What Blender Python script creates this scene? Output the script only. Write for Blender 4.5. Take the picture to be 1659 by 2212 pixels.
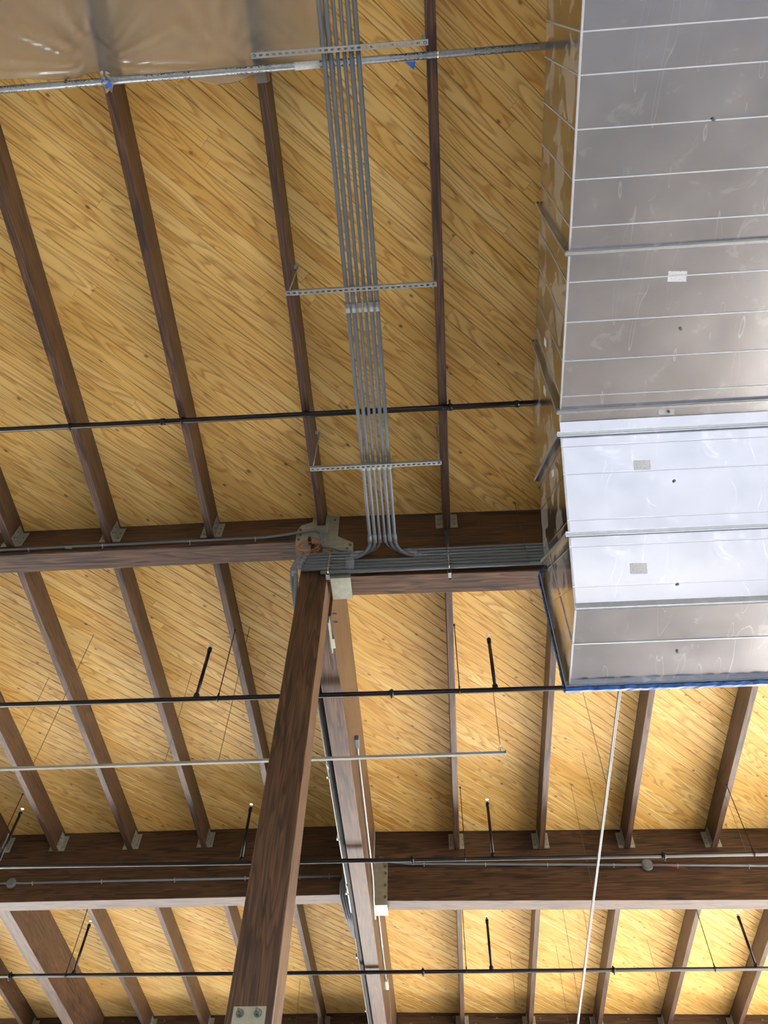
import bpy, math, random
from mathutils import Vector, Matrix
random.seed(7)
for o in list(bpy.data.objects): bpy.data.objects.remove(o, do_unlink=True)
scene = bpy.context.scene
C = scene.collection
E = 1.6                      # eye height: every z below is measured from the eye, E lifts it onto the floor
# ------------------------------------------------------------------ camera
cam_d = bpy.data.cameras.new('camera'); cam = bpy.data.objects.new('camera', cam_d); C.objects.link(cam)
pitch, roll, yaw = 0.988389244, 0.0317560591, -0.0950888947
F_PX = 1756.46
fw = Vector((math.sin(yaw)*math.cos(pitch), math.cos(yaw)*math.cos(pitch), math.sin(pitch)))
rt = Vector((math.cos(yaw), -math.sin(yaw), 0)); up = rt.cross(fw)
r2 = math.cos(roll)*rt + math.sin(roll)*up; u2 = -math.sin(roll)*rt + math.cos(roll)*up
M = Matrix((r2, u2, -fw)).transposed().to_4x4(); M.translation = Vector((0, 0, E))
cam.matrix_world = M
cam_d.sensor_fit = 'VERTICAL'; cam_d.sensor_height = 36.0; cam_d.lens = 36.0*F_PX/2212
cam_d.clip_start = .05; cam_d.clip_end = 500
scene.camera = cam
# ------------------------------------------------------------------ sky, sun, exposure
world = bpy.data.worlds.new('sky'); scene.world = world; world.use_nodes = True
wn = world.node_tree; wn.nodes.clear()
wo = wn.nodes.new('ShaderNodeOutputWorld'); wb = wn.nodes.new('ShaderNodeBackground')
sk = wn.nodes.new('ShaderNodeTexSky'); sk.sky_type = 'NISHITA'; sk.sun_disc = False
SUN_EL, SUN_AZ = math.radians(49), math.radians(100)      # azimuth from +Y towards +X
sk.sun_elevation = SUN_EL; sk.sun_rotation = SUN_AZ; sk.air_density = 1.0; sk.dust_density = 2.5; sk.ozone_density = 1.0
wb.inputs['Strength'].default_value = 1.94
wn.links.new(sk.outputs[0], wb.inputs[0]); wn.links.new(wb.outputs[0], wo.inputs[0])
sun_d = bpy.data.lights.new('sun', 'SUN'); sun_d.energy = 42.4; sun_d.angle = math.radians(.6); sun_d.color = (1, .95, .88)
sun = bpy.data.objects.new('sun', sun_d); C.objects.link(sun); sun.location = (30, -10, 30)
sdir = Vector((math.sin(SUN_AZ)*math.cos(SUN_EL), math.cos(SUN_AZ)*math.cos(SUN_EL), math.sin(SUN_EL)))
sun.rotation_euler = (-sdir).to_track_quat('-Z', 'Y').to_euler()
vs = scene.view_settings
vs.view_transform = 'Standard'; vs.look = 'None'; vs.gamma = 1; vs.use_curve_mapping = False
vs.exposure = 0.2
cy_ = scene.cycles
cy_.sample_clamp_indirect = 4.0; cy_.max_bounces = 5; cy_.use_light_tree = False; cy_.diffuse_bounces = 3; cy_.glossy_bounces = 2; cy_.transmission_bounces = 3; cy_.transparent_max_bounces = 6
cy_.debug_bvh_type = 'STATIC_BVH'; cy_.debug_use_spatial_splits = True
cy_.use_adaptive_sampling = True; cy_.adaptive_threshold = .25; cy_.adaptive_min_samples = 16
# ------------------------------------------------------------------ materials
def srgb(r, g, b):
    def f(c):
        c /= 255.0
        return c/12.92 if c <= .04045 else ((c+.055)/1.055)**2.4
    return (f(r), f(g), f(b), 1)
class NT:
    def __init__(s, name):
        s.m = bpy.data.materials.new(name); s.m.use_nodes = True; s.t = s.m.node_tree
        s.b = s.t.nodes['Principled BSDF']; s.out = s.t.nodes['Material Output']
    def n(s, typ, **kw):
        x = s.t.nodes.new('ShaderNode'+typ)
        for k, v in kw.items():
            if k.startswith('i_'):
                x.inputs[k[2:].replace('_', ' ')].default_value = v
            else: setattr(x, k, v)
        return x
    def l(s, a, b): s.t.links.new(a, b)
    def math(s, op, a, b=None):
        x = s.n('Math', operation=op)
        for i, v in enumerate((a, b)):
            if v is None: continue
            if isinstance(v, (int, float)): x.inputs[i].default_value = v
            else: s.l(v, x.inputs[i])
        return x.outputs[0]
    def ramp(s, fac, stops, interp='LINEAR'):
        r = s.n('ValToRGB'); r.color_ramp.interpolation = interp
        el = r.color_ramp.elements
        while len(el) < len(stops): el.new(.5)
        for e, (p, c) in zip(el, stops): e.position = p; e.color = c
        s.l(fac, r.inputs[0]); return r.outputs[0]
    def mix(s, fac, a, b, mode='MIX'):
        x = s.n('Mix', data_type='RGBA', blend_type=mode)
        for i, v in ((0, fac), (6, a), (7, b)):
            if isinstance(v, (int, float)): x.inputs[i].default_value = v
            elif isinstance(v, tuple): x.inputs[i].default_value = v
            else: s.l(v, x.inputs[i])
        return x.outputs[2]
    def vec(s, x, y, z):
        c = s.n('CombineXYZ')
        for i, v in enumerate((x, y, z)):
            if isinstance(v, (int, float)): c.inputs[i].default_value = v
            else: s.l(v, c.inputs[i])
        return c.outputs[0]
    def set(s, **kw):
        for k, v in kw.items():
            k = k.replace('_', ' ')
            if hasattr(v, 'links'): s.l(v, s.b.inputs[k])
            else: s.b.inputs[k].default_value = v
    def bump(s, h, strength=.2, dist=.01):
        b = s.n('Bump'); b.inputs['Strength'].default_value = strength; b.inputs['Distance'].default_value = dist
        s.l(h, b.inputs['Height']); s.l(b.outputs[0], s.b.inputs['Normal'])
PITCH = .139
def mat_pine():
    s = NT('pine_decking'); tc = s.n('TexCoord'); sep = s.n('SeparateXYZ'); s.l(tc.outputs['Object'], sep.inputs[0])
    u, v = sep.outputs[0], sep.outputs[1]
    oi = s.n('ObjectInfo')
    row = s.math('FLOOR', s.math('DIVIDE', v, PITCH))
    seg = s.math('FLOOR', s.math('ADD', s.math('DIVIDE', u, 4.3), s.math('MULTIPLY', row, .37)))
    wnz = s.n('TexWhiteNoise', noise_dimensions='3D')
    s.l(s.vec(row, s.math('MULTIPLY', oi.outputs['Random'], 91.0), 3.0), wnz.inputs[0])
    rnd = wnz.outputs['Value']
    off = s.math('MULTIPLY', rnd, 57.0)
    # flame grain: contour lines of a noise stretched along the board
    nz = s.n('TexNoise', i_Scale=1.0, i_Detail=1.0, i_Roughness=.4)
    s.l(s.vec(s.math('ADD', s.math('MULTIPLY', u, .62), off), s.math('MULTIPLY', v, 6.0), off), nz.inputs['Vector'])
    fr = s.math('FRACT', s.math('MULTIPLY', nz.outputs[0], 11.0))
    grain = s.ramp(fr, [(0, (0, 0, 0, 1)), (.42, (.10, .10, .10, 1)), (.82, (1, 1, 1, 1)), (1, (0, 0, 0, 1))])
    fine = s.n('TexNoise', i_Scale=1.0, i_Detail=1.5, i_Roughness=.6)
    s.l(s.vec(s.math('MULTIPLY', u, 2.2), s.math('MULTIPLY', v, 120.0), off), fine.inputs['Vector'])
    blotch = s.n('TexNoise', i_Scale=1.3, i_Detail=0.0)
    s.l(s.vec(s.math('MULTIPLY', u, .8), s.math('MULTIPLY', v, 3.0), off), blotch.inputs['Vector'])
    base = s.ramp(rnd, [(0, srgb(224, 182, 102)), (.35, srgb(232, 194, 116)), (.7, srgb(236, 203, 130)), (1, srgb(216, 170, 88))])
    base = s.mix(s.ramp(blotch.outputs[0], [(.35, (0, 0, 0, 1)), (.75, (.55, .55, .55, 1))]), base, srgb(204, 160, 84))
    gf = s.mix(1.0, grain, s.ramp(fine.outputs[0], [(.3, (.45, .45, .45, 1)), (.7, (1, 1, 1, 1))]), 'MULTIPLY')
    col = s.mix(s.math('MULTIPLY', gf, .82), base, srgb(160, 102, 40))
    # knots
    vo = s.n('TexVoronoi', voronoi_dimensions='2D', i_Scale=1.0, i_Randomness=1.0)
    s.l(s.vec(s.math('MULTIPLY', s.math('ADD', u, off), 1.7), s.math('MULTIPLY', v, 2.9), 0.0), vo.inputs['Vector'])
    kn = s.ramp(vo.outputs['Distance'], [(0, (1, 1, 1, 1)), (.028, (.9, .9, .9, 1)), (.045, (.25, .25, .25, 1)), (.08, (0, 0, 0, 1))])
    kr = s.ramp(vo.outputs['Color'], [(.54, (0, 0, 0, 1)), (.60, (1, 1, 1, 1))]); kn = s.mix(1.0, kn, kr, 'MULTIPLY')
    col = s.mix(s.math('MULTIPLY', kn, .8), col, srgb(74, 42, 20))
    s.set(Base_Color=col, Roughness=.5)
    s.b.inputs['Specular IOR Level'].default_value = .35
    return s.m
def mat_timber(axis):
    s = NT('stained_timber_'+axis); tc = s.n('TexCoord'); sep = s.n('SeparateXYZ'); s.l(tc.outputs['Object'], sep.inputs[0])
    oi = s.n('ObjectInfo'); off = s.math('MULTIPLY', oi.outputs['Random'], 40.0)
    k = 'xyz'.index(axis); sc = [9.0, 9.0, 9.0]; sc[k] = .55; sf = [70.0]*3; sf[k] = 2.0
    def mv(scl): return s.vec(*[s.math('ADD', s.math('MULTIPLY', sep.outputs[i], scl[i]), off) for i in range(3)])
    a = s.n('TexNoise', i_Scale=1.0, i_Detail=1.0, i_Roughness=.5); s.l(mv(sc), a.inputs['Vector'])
    b = s.n('TexNoise', i_Scale=1.0, i_Detail=2.0, i_Roughness=.65); s.l(mv(sf), b.inputs['Vector'])
    d = s.n('TexNoise', i_Scale=1.0, i_Detail=1.0, i_Roughness=.6)
    sd = [16.0]*3; sd[k] = 1.6; s.l(mv(sd), d.inputs['Vector'])
    rings = s.math('FRACT', s.math('MULTIPLY', a.outputs[0], 9.0))
    g = s.ramp(rings, [(0, (0, 0, 0, 1)), (.5, (.35, .35, .35, 1)), (.85, (1, 1, 1, 1)), (1, (0, 0, 0, 1))])
    col = s.mix(g, srgb(106, 76, 53), srgb(60, 42, 32))
    col = s.mix(s.ramp(b.outputs[0], [(.40, (.75, .75, .75, 1)), (.64, (0, 0, 0, 1))]), col, srgb(46, 31, 25))
    col = s.mix(s.ramp(d.outputs[0], [(.60, (0, 0, 0, 1)), (.68, (.8, .8, .8, 1))]), col, srgb(30, 21, 19))
    s.set(Base_Color=col, Roughness=s.math('ADD', s.math('MULTIPLY', b.outputs[0], .2), .33))
    s.b.inputs['Specular IOR Level'].default_value = .5
    return s.m
def mat_plain(name, col, rough=.5, metal=0.0, noise=.0, nscale=30.0, spec=.5):
    s = NT(name)
    if noise:
        tc = s.n('TexCoord'); nz = s.n('TexNoise', i_Scale=nscale, i_Detail=1.0, i_Roughness=.6); s.l(tc.outputs['Object'], nz.inputs['Vector'])
        dark = tuple(c*(1-noise) for c in col[:3])+(1,); lite = tuple(min(1, c*(1+noise)) for c in col[:3])+(1,)
        c = s.ramp(nz.outputs[0], [(.3, dark), (.7, lite)])
        s.set(Base_Color=c, Roughness=s.math('ADD', s.math('MULTIPLY', nz.outputs[0], .25), rough-.12), Metallic=metal)
    else:
        s.set(Base_Color=col, Roughness=rough, Metallic=metal)
    s.b.inputs['Specular IOR Level'].default_value = spec
    return s.m
def mat_duct(name='galvanized_sheet', smear=0.0):
    s = NT(name); tc = s.n('TexCoord')
    n1 = s.n('TexNoise', i_Scale=2.2, i_Detail=3.0, i_Roughness=.55); s.l(tc.outputs['Object'], n1.inputs['Vector'])
    mp = s.n('Mapping'); mp.inputs['Scale'].default_value = (1.2, 18, 18); s.l(tc.outputs['Object'], mp.inputs[0])
    n3 = s.n('TexNoise', i_Scale=6.0, i_Detail=2.0); s.l(mp.outputs[0], n3.inputs['Vector'])
    col = s.ramp(n1.outputs[0], [(.3, srgb(186, 187, 190)), (.7, srgb(204, 204, 206))])
    n5 = s.n('TexNoise', i_Scale=4.5, i_Detail=4.0, i_Roughness=.6, i_Distortion=1.2); s.l(tc.outputs['Object'], n5.inputs['Vector'])
    col = s.mix(s.ramp(n5.outputs[0], [(.60, (0, 0, 0, 1)), (.66, (.5, .5, .5, 1))]), col, srgb(222, 223, 224))
    n6 = s.n('TexNoise', i_Scale=1.0, i_Detail=1.0, i_Distortion=.6)
    mp2 = s.n('Mapping'); mp2.inputs['Scale'].default_value = (7, 1.1, 1.1); mp2.inputs['Rotation'].default_value = (0, 0, .5); s.l(tc.outputs['Object'], mp2.inputs[0]); s.l(mp2.outputs[0], n6.inputs['Vector'])
    scr = s.math('LESS_THAN', s.math('ABSOLUTE', s.math('SUBTRACT', n6.outputs[0], .64)), .004)
    col = s.mix(s.math('MULTIPLY', scr, .6), col, srgb(238, 238, 238))
    sep = s.n('SeparateXYZ'); s.l(tc.outputs['Object'], sep.inputs[0])
    n4 = s.n('TexNoise', i_Scale=2.6, i_Detail=3.0, i_Roughness=.5, i_Distortion=.8); s.l(tc.outputs['Object'], n4.inputs['Vector'])
    sm = s.math('MULTIPLY', s.math('LESS_THAN', s.math('ABSOLUTE', sep.outputs[0]), .002), s.ramp(n4.outputs[0], [(.52, (0, 0, 0, 1)), (.54, (.5, .5, .5, 1))]))
    col = s.mix(sm, col, srgb(190, 182, 160)); 
    rough = s.math('ADD', s.math('MULTIPLY', n1.outputs[0], .10), .165)
    metal = s.math('SUBTRACT', 1.0, s.math('MULTIPLY', sm, .9))
    s.set(Base_Color=col, Metallic=metal, Roughness=rough)
    return s.m
def mat_film():
    s = NT('clear_plastic_film'); nt = s.t
    tc = s.n('TexCoord'); nz = s.n('TexNoise', i_Scale=3.0, i_Detail=3.0); s.l(tc.outputs['Object'], nz.inputs['Vector'])
    tr = s.n('BsdfTransparent'); tl = s.n('BsdfTranslucent'); df = s.n('BsdfDiffuse'); gl = s.n('BsdfGlossy')
    tr.inputs[0].default_value = (.99, .985, .975, 1); tl.inputs[0].default_value = (.95, .89, .80, 1); df.inputs[0].default_value = (.90, .82, .70, 1)
    gl.inputs['Roughness'].default_value = .12; gl.inputs['Color'].default_value = (.9, .9, .9, 1)
    a = s.n('MixShader'); a.inputs[0].default_value = .35; s.l(tl.outputs[0], a.inputs[1]); s.l(df.outputs[0], a.inputs[2])
    b = s.n('MixShader'); b.inputs[0].default_value = .34; s.l(tr.outputs[0], b.inputs[1]); s.l(a.outputs[0], b.inputs[2])
    fz = s.n('Fresnel', i_IOR=1.45); c = s.n('MixShader'); s.l(fz.outputs[0], c.inputs[0]); s.l(b.outputs[0], c.inputs[1]); s.l(gl.outputs[0], c.inputs[2])
    s.l(c.outputs[0], s.out.inputs[0])
    return s.m
def mat_sticker():
    s = NT('printed_sticker'); tc = s.n('TexCoord'); sep = s.n('SeparateXYZ'); s.l(tc.outputs['Generated'], sep.inputs[0])
    line = s.math('FRACT', s.math('MULTIPLY', sep.outputs[1], 7.0))
    mask = s.math('MULTIPLY', s.math('GREATER_THAN', line, .35), s.math('LESS_THAN', line, .7))
    nz = s.n('TexNoise', i_Scale=1.0, i_Detail=3.0, i_Roughness=.8)
    s.l(s.vec(s.math('MULTIPLY', sep.outputs[0], 9.0), s.math('FLOOR', s.math('MULTIPLY', sep.outputs[1], 7.0)), 0.0), nz.inputs['Vector'])
    nb = s.n('TexWhiteNoise'); s.l(s.vec(s.math('FLOOR', s.math('MULTIPLY', sep.outputs[0], 40.0)), s.math('FLOOR', s.math('MULTIPLY', sep.outputs[1], 7.0)), 0.0), nb.inputs[0])
    ink = s.math('MULTIPLY', s.math('MULTIPLY', mask, s.math('GREATER_THAN', nz.outputs[0], .55)), s.math('GREATER_THAN', nb.outputs['Value'], .3))
    s.set(Base_Color=s.mix(ink, srgb(226, 228, 230), srgb(90, 92, 100)), Roughness=.5)
    return s.m
def mat_concrete():
    s = NT('concrete_slab'); tc = s.n('TexCoord')
    n1 = s.n('TexNoise', i_Scale=.35, i_Detail=1.0); n2 = s.n('TexNoise', i_Scale=14.0, i_Detail=0.0)
    s.l(tc.outputs['Object'], n1.inputs['Vector']); s.l(tc.outputs['Object'], n2.inputs['Vector'])
    c = s.mix(.35, s.ramp(n1.outputs[0], [(.3, srgb(112, 111, 109)), (.7, srgb(134, 132, 130))]), s.ramp(n2.outputs[0], [(.3, srgb(98, 97, 95)), (.7, srgb(142, 140, 137))]))
    s.set(Base_Color=c, Roughness=.6)
    return s.m
def mat_gpipe():
    s = NT('galvanized_pipe_steel'); tc = s.n('TexCoord'); sep = s.n('SeparateXYZ'); s.l(tc.outputs['Object'], sep.inputs[0])
    n = s.n('TexNoise', i_Scale=40.0, i_Detail=4.0); s.l(tc.outputs['Object'], n.inputs['Vector'])
    col = s.ramp(n.outputs[0], [(.3, srgb(146, 152, 157)), (.7, srgb(176, 181, 184))])
    # stencilled mill print along the lower near side of the pipe
    cell = s.n('TexWhiteNoise'); s.l(s.vec(s.math('FLOOR', s.math('MULTIPLY', sep.outputs[0], 85.0)), s.math('FLOOR', s.math('MULTIPLY', sep.outputs[2], 260.0)), 0.0), cell.inputs[0])
    zone = s.math('MULTIPLY', s.math('LESS_THAN', s.math('ABSOLUTE', s.math('ADD', sep.outputs[2], .019)), .007), s.math('GREATER_THAN', sep.outputs[1], -.5))
    gap = s.math('GREATER_THAN', s.math('SINE', s.math('MULTIPLY', sep.outputs[0], 9.0)), -.2)
    ink = s.math('MULTIPLY', s.math('MULTIPLY', zone, gap), s.math('GREATER_THAN', cell.outputs['Value'], .55))
    s.set(Base_Color=s.mix(ink, col, srgb(70, 74, 80)), Metallic=.7, Roughness=.42)
    return s.m
PINE = mat_pine(); TX, TY, TZ = mat_timber('x'), mat_timber('y'), mat_timber('z')
DUCT = mat_duct(); FILM = mat_film(); STICK = mat_sticker(); CONC = mat_concrete(); GPIPE = mat_gpipe()
GALV = mat_plain('galvanized_plate', srgb(168, 170, 156), .45, .55, .12, 14)
BRIGHT = mat_plain('zinc_strut', srgb(186, 190, 190), .38, .8, .06, 30)
PVC = mat_plain('grey_conduit_plastic', srgb(104, 110, 116), .42, 0, .06, 8)
PVCL = mat_plain('grey_coupling_plastic', srgb(122, 129, 136), .38)
EMT = mat_plain('silver_conduit', srgb(200, 200, 188), .35, .5, .06, 20)
BLACK = mat_plain('dark_painted_pipe', srgb(20, 13, 15), .32, 0, 0, 40, .35)
DARK = mat_plain('black_rubber', srgb(20, 20, 24), .6)
WHITE = mat_plain('white_track', srgb(204, 205, 198), .45)
RAIL = mat_plain('pale_grey_rail', srgb(158, 155, 146), .45)
BOLT = mat_plain('steel_bolt', srgb(120, 122, 120), .4, .8)
BLUE = mat_plain('blue_film', srgb(26, 76, 140), .3, 0, .3, 14)
BLUET = mat_plain('blue_tape', srgb(30, 96, 190), .5)
ORANGE = mat_plain('orange_cable', srgb(172, 112, 92), .5)
RUST = mat_plain('rust_red_tag', srgb(150, 60, 34), .55)
WIRE = mat_plain('thin_steel_wire', srgb(96, 88, 74), .5, .3)
RIB = mat_plain('lit_sheet_edge', srgb(206, 209, 213), .5, .6)  # paler tone paints the light caught on ribs and corners
MASTIC = mat_plain('dried_sealant', srgb(176, 168, 146), .55, .35, .1, 6)
WALLM = mat_plain('painted_wall', srgb(206, 202, 192), .8, 0, .04, 1.2)
GRND = mat_plain('pale_gravel', srgb(222, 217, 206), .9)
CHROME = mat_plain('bright_chrome', srgb(235, 235, 230), .2, .9)
# ------------------------------------------------------------------ mesh helpers (z measured from the eye)
class MB:
    def __init__(s): s.v = []; s.f = []
    def add(s, vs_, fs):
        b = len(s.v); s.v += [tuple(v) for v in vs_]; s.f += [tuple(i+b for i in f) for f in fs]; return s
    def hexa(s, p):      # p: 4 bottom (ccw from above) + 4 top
        return s.add(p, [(3, 2, 1, 0), (4, 5, 6, 7), (0, 1, 5, 4), (1, 2, 6, 5), (2, 3, 7, 6), (3, 0, 4, 7)])
    def box(s, x0, x1, y0, y1, z0, z1):
        return s.hexa([(x0, y0, z0), (x1, y0, z0), (x1, y1, z0), (x0, y1, z0), (x0, y0, z1), (x1, y0, z1), (x1, y1, z1), (x0, y1, z1)])
    def prism(s, pts, d):    # pts: list of 3d points (planar), d: extrusion vector
        n = len(pts); d = Vector(d)
        return s.add([Vector(p) for p in pts]+[Vector(p)+d for p in pts], [tuple(range(n-1, -1, -1)), tuple(range(n, 2*n))]+[(i, (i+1) % n, n+(i+1) % n, n+i) for i in range(n)])
    def tube(s, path, r, seg=10, cap=True):
        P = [Vector(p) for p in path]; n = len(P); rings = []
        t0 = (P[1]-P[0]).normalized(); ref = Vector((0, 0, 1)) if abs(t0.z) < .9 else Vector((1, 0, 0))
        nrm = t0.cross(ref).normalized()
        rr = r if isinstance(r, (list, tuple)) else [r]*n
        for i in range(n):
            t = (P[min(i+1, n-1)]-P[max(i-1, 0)]).normalized()
            nrm = (nrm-t*nrm.dot(t)).normalized(); bn = t.cross(nrm)
            rings.append([P[i]+rr[i]*(math.cos(a)*nrm+math.sin(a)*bn) for a in [2*math.pi*k/seg for k in range(seg)]])
        fs = []
        for i in range(n-1):
            for k in range(seg):
                a = i*seg+k; b = i*seg+(k+1) % seg; fs.append((a, b, b+seg, a+seg))
        if cap: fs += [tuple(range(seg-1, -1, -1)), tuple((n-1)*seg+k for k in range(seg))]
        return s.add([v for q in rings for v in q], fs)
    def ring(s, c, R, r, axis, seg=24, rs=6):
        c = Vector(c); axis = Vector(axis).normalized(); a = axis.orthogonal().normalized(); b = axis.cross(a)
        vs_, fs = [], []
        for i in range(seg):
            t = 2*math.pi*i/seg; d = math.cos(t)*a+math.sin(t)*b
            for k in range(rs):
                q = 2*math.pi*k/rs; vs_.append(c+d*(R+r*math.cos(q))+axis*r*math.sin(q))
        for i in range(seg):
            for k in range(rs):
                j = (i+1) % seg; l = (k+1) % rs; fs.append((i*rs+k, j*rs+k, j*rs+l, i*rs+l))
        return s.add(vs_, fs)
def build(name, mb, mat, parent=None, smooth=False, bevel=0, label=None, cat=None, group=None, kind=None, origin=None, flat_origin=False):
    xs = [v[0] for v in mb.v]; ys = [v[1] for v in mb.v]; zs = [v[2] for v in mb.v]
    o = Vector(origin) if origin else Vector(((min(xs)+max(xs))/2, (min(ys)+max(ys))/2, min(zs)))
    me = bpy.data.meshes.new(name)
    me.from_pydata([(v[0]-o.x, v[1]-o.y, v[2]-o.z) for v in mb.v], [], mb.f); me.update()
    if smooth:
        me.polygons.foreach_set('use_smooth', [len(p.vertices) == 4 for p in me.polygons])
    me.materials.append(mat)
    ob = bpy.data.objects.new(name, me); C.objects.link(ob)
    w = o+Vector((0, 0, E))
    if parent is not None: ob.parent = parent; ob.location = w-Vector(parent['_w'])
    else: ob.location = w
    ob['_w'] = tuple(w)
    if bevel:
        md = ob.modifiers.new('edge', 'BEVEL'); md.width = bevel; md.segments = 2; md.limit_method = 'ANGLE'; md.angle_limit = math.radians(50)
    tag(ob, label, cat, group, kind)
    return ob
def tag(o, label=None, cat=None, group=None, kind=None):
    if label: o['label'] = label
    if cat: o['category'] = cat
    if group: o['group'] = group
    if kind: o['kind'] = kind
    return o
def empty(name, loc, label, cat, group=None):
    o = bpy.data.objects.new(name, None); C.objects.link(o); o.empty_display_size = .1
    w = Vector(loc)+Vector((0, 0, E)); o.location = w; o['_w'] = tuple(w)
    return tag(o, label, cat, group)
def box(*a): return MB().box(*a)
def arc(c, r, a0, a1, ax, ay, n=8):   # arc points around c in plane of unit vectors ax, ay
    c, ax, ay = Vector(c), Vector(ax), Vector(ay)
    return [c+r*(math.cos(a)*ax+math.sin(a)*ay) for a in [a0+(a1-a0)*i/n for i in range(n+1)]]
def bolt_head(mb, p, nrm, r=.014, h=.012):
    p, nrm = Vector(p), Vector(nrm).normalized()
    mb.tube([p, p+nrm*h], r, 6)
ORD = ['first', 'second', 'third', 'fourth', 'fifth', 'sixth', 'seventh']
# ------------------------------------------------------------------ large structure
RIDGE = -1.24
def deckz(x): return 8.2 if x <= RIDGE else 8.2-.021*(x-RIDGE)
FLOOR = -E
build('floor', box(-18.2, 15.2, -4.4, 21, FLOOR-.3, FLOOR), CONC, kind='structure', label='pale grey concrete floor slab')
build('ground', box(-120, 140, -120, 140, FLOOR-.5, FLOOR-.32), GRND, kind='structure', label='pale gravel ground outside')
ASPH = mat_plain('dark_reflected_ground', srgb(58, 61, 66), .85)
build('yard', box(-40, 60, -60, -4.41, FLOOR-.32, FLOOR-.02), ASPH, kind='structure', label='unseen dark yard added behind the doorway to dim the duct reflection')  # unseen dark ground added so the sloping duct mirrors less brightness
slab = MB()
slab.hexa([(-18, -4.4, 8.245), (RIDGE, -4.4, 8.245), (RIDGE, 21, 8.245), (-18, 21, 8.245), (-18, -4.4, 8.55), (RIDGE, -4.4, 8.55), (RIDGE, 21, 8.55), (-18, 21, 8.55)])
zr = deckz(15)+.045
slab.hexa([(RIDGE, -4.4, 8.245), (15, -4.4, zr), (15, 21, zr), (RIDGE, 21, 8.245), (RIDGE, -4.4, 8.55), (15, -4.4, zr+.3), (15, 21, zr+.3), (RIDGE, 21, 8.55)])
ceiling = build('ceiling', slab, PINE, kind='structure', label='diagonal pine plank ceiling on brown timber beams', origin=(0, 0, 8.2))
ANG = math.radians(44.0); ca, sa = math.cos(ANG), math.sin(ANG)
def to_uv(x, y): return x*ca+y*sa, -x*sa+y*ca
def px_of(p):
    d = Vector(p); zc = d.dot(fw)
    if zc < .3: return None
    return 829.5+F_PX*d.dot(r2)/zc, 1106-F_PX*d.dot(u2)/zc
X0, X1, Y0, Y1 = -11.0, 9.5, -2.2, 17.75
pieces = []
corners = [to_uv(x, y) for x in (X0, X1) for y in (Y0, Y1)]
jv0 = int(math.floor(min(c[1] for c in corners)/PITCH)); jv1 = int(math.ceil(max(c[1] for c in corners)/PITCH))
rp = random.Random(3)
for j in range(jv0, jv1):
    v = (j+.5)*PITCH
    lo, hi = -1e9, 1e9      # u range inside the rectangle
    a, b = sorted(((X0+v*sa)/ca, (X1+v*sa)/ca)); lo = max(lo, a); hi = min(hi, b)
    a, b = sorted(((Y0-v*ca)/sa, (Y1-v*ca)/sa)); lo = max(lo, a); hi = min(hi, b)
    if hi-lo < .15: continue
    ur = (RIDGE+v*sa)/ca
    cuts = [lo]; c = lo+rp.uniform(.6, 4.5)
    while c < hi-.4: cuts.append(c); c += rp.uniform(2.6, 5.2)
    cuts.append(hi)
    for a, b in zip(cuts[:-1], cuts[1:]):
        if a-.07 < ur < b+.07:
            if ur-a > .01: pieces.append((v, a, b, -1))
            if b-ur > .01: pieces.append((v, a, b, 1))
        else: pieces.append((v, a, b, 0))
def plank_geo(pc):
    v, a, b, side = pc; w = PITCH; c = .006; g = .0011
    prof = [(-w/2+g, .042), (-w/2+g, c), (-w/2+g+c, 0), (w/2-g-c, 0), (w/2-g, c), (w/2-g, .042)]
    vs_ = []
    for e in (0, 1):
        for dv, dz in prof:
            vv = v+dv; u = (a, b)[e]+(.0008, -.0008)[e]; ur = (RIDGE+vv*sa)/ca
            if side == -1 and e == 1: u = max(a+.001, min(b, ur))
            if side == 1 and e == 0: u = min(b-.001, max(a, ur))
            x = u*ca-vv*sa
            vs_.append((u, vv, deckz(x)-8.2+dz))
    fs = [tuple(range(6)), tuple(range(11, 5, -1))]+[(i, 6+i, 6+(i+1) % 6, (i+1) % 6) for i in range(6)]
    return vs_, fs
def screen_size(pc):
    v, a, b, s_ = pc; n = 12; tot = 0
    for i in range(n):
        u = a+(b-a)*(i+.5)/n; x = u*ca-v*sa; y = u*sa+v*ca
        q = px_of((x, y, 8.2))
        if q and -60 < q[0] < 1719 and -60 < q[1] < 2260 and not (q[0] > 1180 and q[1] < 1480):
            d = Vector((x, y, 8.2)).dot(fw); tot += (b-a)/n/d/d
    return tot
pieces.sort(key=screen_size, reverse=True)
rest = MB()
for i, pc in enumerate(pieces):
    vs_, fs = plank_geo(pc)
    if i < 300:
        me = bpy.data.meshes.new('plank'); me.from_pydata(vs_, [], fs); me.update(); me.materials.append(PINE)
        ob = bpy.data.objects.new('plank', me); C.objects.link(ob); ob.parent = ceiling; ob.rotation_euler = (0, 0, ANG)
    else: rest.add(vs_, fs)
me = bpy.data.meshes.new('plank_field'); me.from_pydata(rest.v, [], rest.f); me.update(); me.materials.append(PINE)
ob = bpy.data.objects.new('plank_field', me); C.objects.link(ob); ob.parent = ceiling; ob.rotation_euler = (0, 0, ANG); ob['kind'] = 'stuff'
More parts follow.
